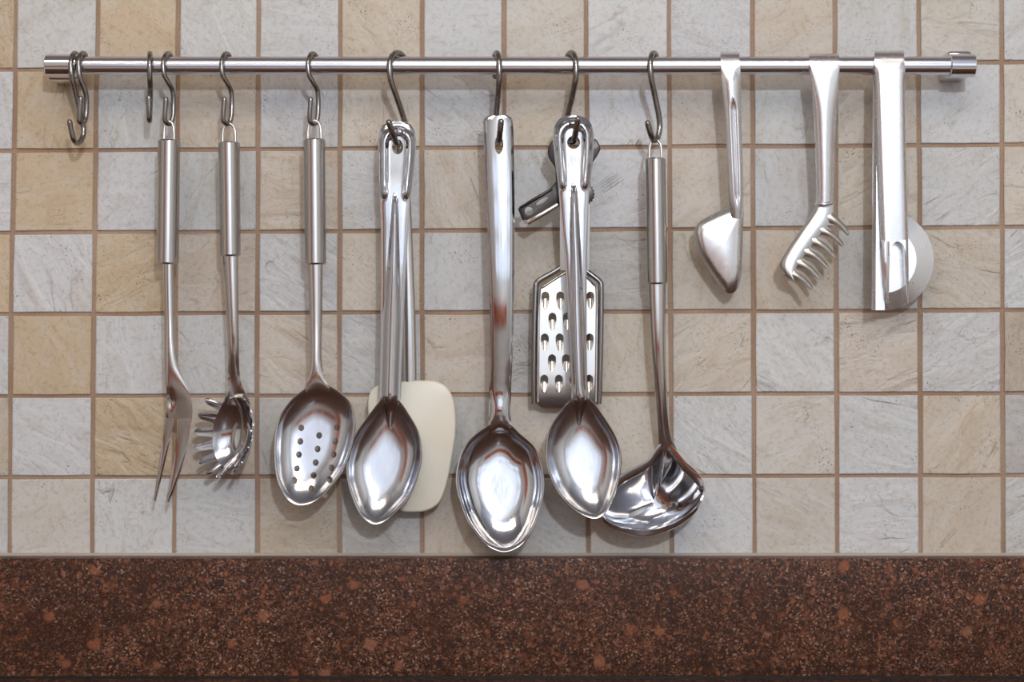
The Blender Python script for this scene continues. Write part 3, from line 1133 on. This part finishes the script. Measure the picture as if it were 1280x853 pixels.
# ---- ladle
t = thing('ladle', P(819, 174, 58), 'deep steel soup ladle with brushed round grip, bowl partly behind a spoon', 'ladle')
tube_handle(t, (819.2, 198), (821.5, 355.5), 12.6, 12.6, lr=7.6, d=56)
sh = [(348, 812.2, 831.4), (358, 812.4, 831.2), (400, 814, 831), (440, 816, 831), (480, 819, 832.5), (510, 821, 834), (535, 823, 836.5), (548, 824, 839.5), (556, 824, 843), (563, 822, 846)]
rows = []
for i in range(45):
    y = 348 + 215 * i / 44
    xl, xr = sl(sh, y)
    d0 = sl([(348, 55), (430, 54), (500, 46), (540, 37), (563, 33)], y)[0]
    hh = sl([(348, 6.5), (480, 6), (540, 4), (563, 0)], y)[0]
    rows.append([(xl + (xr - xl) * (u + 1) / 2, y, d0 + hh * math.sqrt(max(0, 1 - u * u)) ) for u in [-1 + 2 * k / 16 for k in range(17)]])
loft('shank', rows, M_SHANK, t, 2.4)
ol = [(832, 549), (842, 559), (857, 577), (872, 591), (879.3, 605), (879, 619), (869, 635.5), (847, 652), (821, 661.5), (795, 663), (768, 656.5), (752, 644), (749, 628), (757, 611), (776, 594), (803, 579), (814, 570), (823, 557)]


def lad(px, py, tt):
    rim = 34 + (py - 549) * 0.29
    return rim - 42 * max(0, 1 - (min(1, tt / .97)) ** 2.2)


polar('bowl', ol, (816, 610), lad, M_MIRROR, t, 2.2, 24, 40, None, lambda tt: 27 * math.sqrt(max(0.0, 1 - min(1, tt) ** 2)))


# ---- three utensils that hook straight over the rail
def over_rail(xl, xr, rv=15.5, n=10, cols=9, crown=0.0):
    """rows of a strip lying over the rod from behind to the front"""
    rows = []
    for k in range(n):
        a = math.radians(215 - 205 * k / (n - 1))
        rows.append([(xl + (xr - xl) * c / (cols - 1), RYC - rv * math.sin(a), RD + 13.6 * math.cos(a)) for c in range(cols)])
    return rows


t = thing('cake_server', P(912, 82, RD), 'small steel server with angled blade, its grooved handle bent over the rail', 'server')
cols = 45
rows = over_rail(900.6, 924.2, 16.5, 12, cols)
tab = [(84, 901.5, 925), (110, 903.6, 925.4), (132, 905.6, 925.6), (170, 908, 926.8), (210, 910, 928), (245, 911.5, 928.6), (256, 912.3, 928.6), (264, 913.5, 928.4), (272, 914.5, 928)]
for i in range(50):
    y = 84 + 188 * i / 49
    xl, xr = lerp_table(tab, y)
    d0 = sl([(84, 66), (110, 66), (160, 62), (240, 56), (272, 51)], y)[0]
    row = []
    gw = lerp_table([(122, 0.01), (134, .5), (200, .55), (245, .5), (262, .08)], y)[0]
    for k in range(cols):
        u = -1 + 2 * k / (cols - 1)
        off = 4.5 * (1 - u * u) * min(1, (y - 80) / 20)
        if abs(u - .1) < gw:
            off -= 4.2 * math.cos(PI / 2 * (u - .1) / gw) ** 2 * min(1, gw / .3)
        row.append((xl + (xr - xl) * (u + 1) / 2, y, d0 + off))
    rows.append(row)
loft('handle', rows, M_SATIN, t, 2.0, 40)
ol = [(913, 259), (895, 266.5), (878, 275.5), (870.5, 284), (869.3, 296), (874, 315), (883, 331), (893, 346), (902, 358), (910, 366), (919, 363.5), (925, 348), (927, 315), (928.2, 282), (928.4, 262), (921, 256)]


def blade_d(px, py, tt):
    base = 50 - (py - 260) * .04
    edge_ = max(0, (tt - .72) / .28)
    return base + 3.5 * (1 - tt ** 2) - 5.5 * edge_ ** 2


polar('blade', ol, (905, 305), blade_d, M_SATIN, t, 2.0, 22, 45)

t = thing('pasta_fork', P(1031, 82, RD), 'claw shaped steel pasta fork with six prongs, tapered handle bent over rail', 'pasta fork')
rows = over_rail(1011.5, 1048.8, 14.5, 12, cols)
tab = [(84, 1012.8, 1049), (110, 1015.5, 1047.6), (140, 1018, 1045.4), (180, 1019.6, 1043.4), (230, 1021.4, 1042), (256, 1021.6, 1041.4)]
for i in range(40):
    y = 84 + 172 * i / 39
    xl, xr = lerp_table(tab, y)
    d0 = sl([(84, 65), (110, 62), (160, 56), (256, 50)], y)[0]
    hh = sl([(84, 1.0), (100, 4), (150, 9), (256, 8)], y)[0]
    rows.append([(xl + (xr - xl) * (u + 1) / 2, y, d0 + hh * math.sqrt(max(0, 1 - u * u))) for u in [-1 + 2 * k / (cols - 1) for k in range(cols)]])
loft('handle', rows, M_SATIN, t, 2.0, 40)
tube('collar', CR([(1020.5, 254.5, 50), (1024, 255, 57), (1031, 255.5, 60.5), (1038, 254, 57), (1042, 252.5, 50)], 4), 2.4, M_SATIN, t, 10, dome=True)
lp = CR([(1020.5, 257), (1013.7, 270), (996, 296), (979, 323), (976, 334), (980.5, 342.5), (991, 350.5)], 8)
rp = CR([(1040.5, 257), (1037, 277), (1023.5, 294.5), (1013.5, 307.5), (1004, 320.5), (995, 335), (992, 349)], 8)
rows = []
for (xa, ya), (xb_, yb) in zip(lp, rp):
    rows.append([(xa + (xb_ - xa) * q, ya + (yb - ya) * q, 44 + 9.5 * math.sin(PI * (0.30 + .36 * q)) - 6 * max(0, 1 - q / .16) ** 2 ) for q in [k / 14 for k in range(15)]])
loft('head', rows, M_CLAW, t, 2.0, 50)
roots = [(1041, 264), (1033.5, 281.5), (1023.5, 295), (1013.5, 308.5), (1004, 321.5), (994.5, 336), (986.5, 349)]
tips = [(1061, 293), (1053.6, 307), (1043.4, 322), (1034.2, 335), (1024.4, 349), (1014.8, 361)]
for i in range(6):
    (xa, ya), (xb_, yb) = roots[i], roots[i + 1]
    tx, ty = tips[i]
    mx, my = (xa + xb_) / 2, (ya + yb) / 2
    ex, ey = (xa - xb_), (ya - yb)
    el = math.hypot(ex, ey)
    ex, ey = ex / el, ey / el
    # pull the base back into the head along the prong
    lx, ly = tx - mx, ty - my
    rowsT = []
    for k in range(12):
        q = -0.25 + 1.25 * k / 11
        hw = lerp_table([(-.25, 7.2), (0, 6.8), (.12, 5.0), (.35, 4.0), (.85, 2.7), (1, 1.2)], q)[0]
        dd = lerp_table([(-.25, 52.6), (0, 53.4), (.3, 56.5), (.6, 62), (1, 71)], q)[0]
        sag = 3.0 * math.sin(PI * max(0, q))
        rowsT.append([(mx + lx * q + ex * hw * u, my + ly * q + ey * hw * u - sag, dd - 2.6 * u * u) for u in [-1 + k2 / 3 for k2 in range(7)]])
    loft('prong', rowsT, M_CLAW, t, 2.2, 50)

t = thing('dough_cutter', P(1112, 82, RD), 'shiny half round steel cutter with broad flat handle at right end of rail', 'cutter')
cols = 17
rows = over_rail(1093, 1130, 18, 14, cols)
rows = [[(x, y - .0, d) for x, y, d in r] for r in rows]
tab = [(84, 1094, 1131), (110, 1095.5, 1130.6), (200, 1098.5, 1132), (260, 1100.5, 1133.6), (302, 1102, 1134.4)]
for i in range(36):
    y = 84 + 218 * i / 35
    xl, xr = lerp_table(tab, y)
    d0 = lerp_table([(84, 67), (120, 66), (302, 60)], y)[0]
    rows.append([(xl + (xr - xl) * (u + 1) / 2, y, d0 + 1.0 * (1 - u ** 4) - (4.0 * max(0, abs(u) - .84) / .16 if y > 95 else 1.5 * max(0, abs(u) - .84) / .16)) for u in [-1 + 2 * k / (cols - 1) for k in range(cols)]])
gv, gf = loft_geo(rows)
for pts in ([(300, 1102, 1113.5), (304, 1102.1, 1112.6), (320, 1102.8, 1111.8), (350, 1105.2, 1110.8), (372, 1107.5, 1110.4), (379, 1109, 1110)],
            [(300, 1130, 1134.5), (304, 1130.6, 1134.5), (320, 1131.6, 1134.7), (350, 1132.6, 1135), (372, 1133.3, 1134.9), (379, 1134, 1134.6)]):
    pr = []
    for i in range(16):
        y = 300 + 79 * i / 15
        xl, xr = lerp_table(pts, y)
        pr.append([(xl + (xr - xl) * k / 4, y, 60 - .03 * (y - 302) + (.8 - abs(k - 2) * .8)) for k in range(5)])
    v, f = loft_geo(pr)
    gf += [tuple(i + len(gv) for i in q) for q in f]
    gv += v
arch = []
for k in range(13):
    a = PI * k / 12
    arch.append([(1121.8 - 10.2 * math.cos(a), 320 - 18 * math.sin(a), 61), (1121.8 - 10.2 * math.cos(a), 300, 61)])
v, f = loft_geo(arch)
gf += [tuple(i + len(gv) for i in q) for q in f]
gv += v
solid(ob('handle', gv, gf, M_SATIN, t), 2.0, 40)
rows = []
for i in range(30):
    y = 88 + 300 * i / 29
    rows.append([(1091.8 - 1.6 * i / 29 + (15.5 * k / 8), y, 49 + 4.0 * max(0, 1 - k / 2.0)) for k in range(9)])
loft('back_strip', rows, M_SATIN, t, 1.8, 40)
ol = []
for k in range(21):
    a = math.radians(-104 + 208 * k / 20)
    ol.append((1104.5 + 62.5 * math.cos(a), 325.5 + 62.5 * math.sin(a)))
ol = [p for p in ol if p[0] > 1090.5]
full = ol + [(1090.3, 386), (1090.3, 360), (1090.3, 325), (1090.3, 290), (1090.3, 265)]


def disc_d(px, py, tt):
    r_ = math.hypot(px - 1104.5, py - 325.5)
    return 44 - max(0, r_ - 41) * .30


ts_o = []
cc = (1104.5, 325.5)
n = len(full)
verts = [P(cc[0], cc[1], 44)]
fracs = [.25, .5, .62, .652, .656, .67, .75, .85, .95, 1.0]
for q in fracs:
    for (x, y) in full:
        px, py = cc[0] + (x - cc[0]) * q, cc[1] + (y - cc[1]) * q
        verts.append(P(px, py, disc_d(px, py, q)))
faces = [(0, 1 + k, 1 + (k + 1) % n) for k in range(n)]
for i in range(len(fracs) - 1):
    for k in range(n):
        k2 = (k + 1) % n
        faces.append((1 + i * n + k, 1 + (i + 1) * n + k, 1 + (i + 1) * n + k2, 1 + i * n + k2))
solid(ob('blade', verts, faces, M_SATIN, t), 1.6, 12)
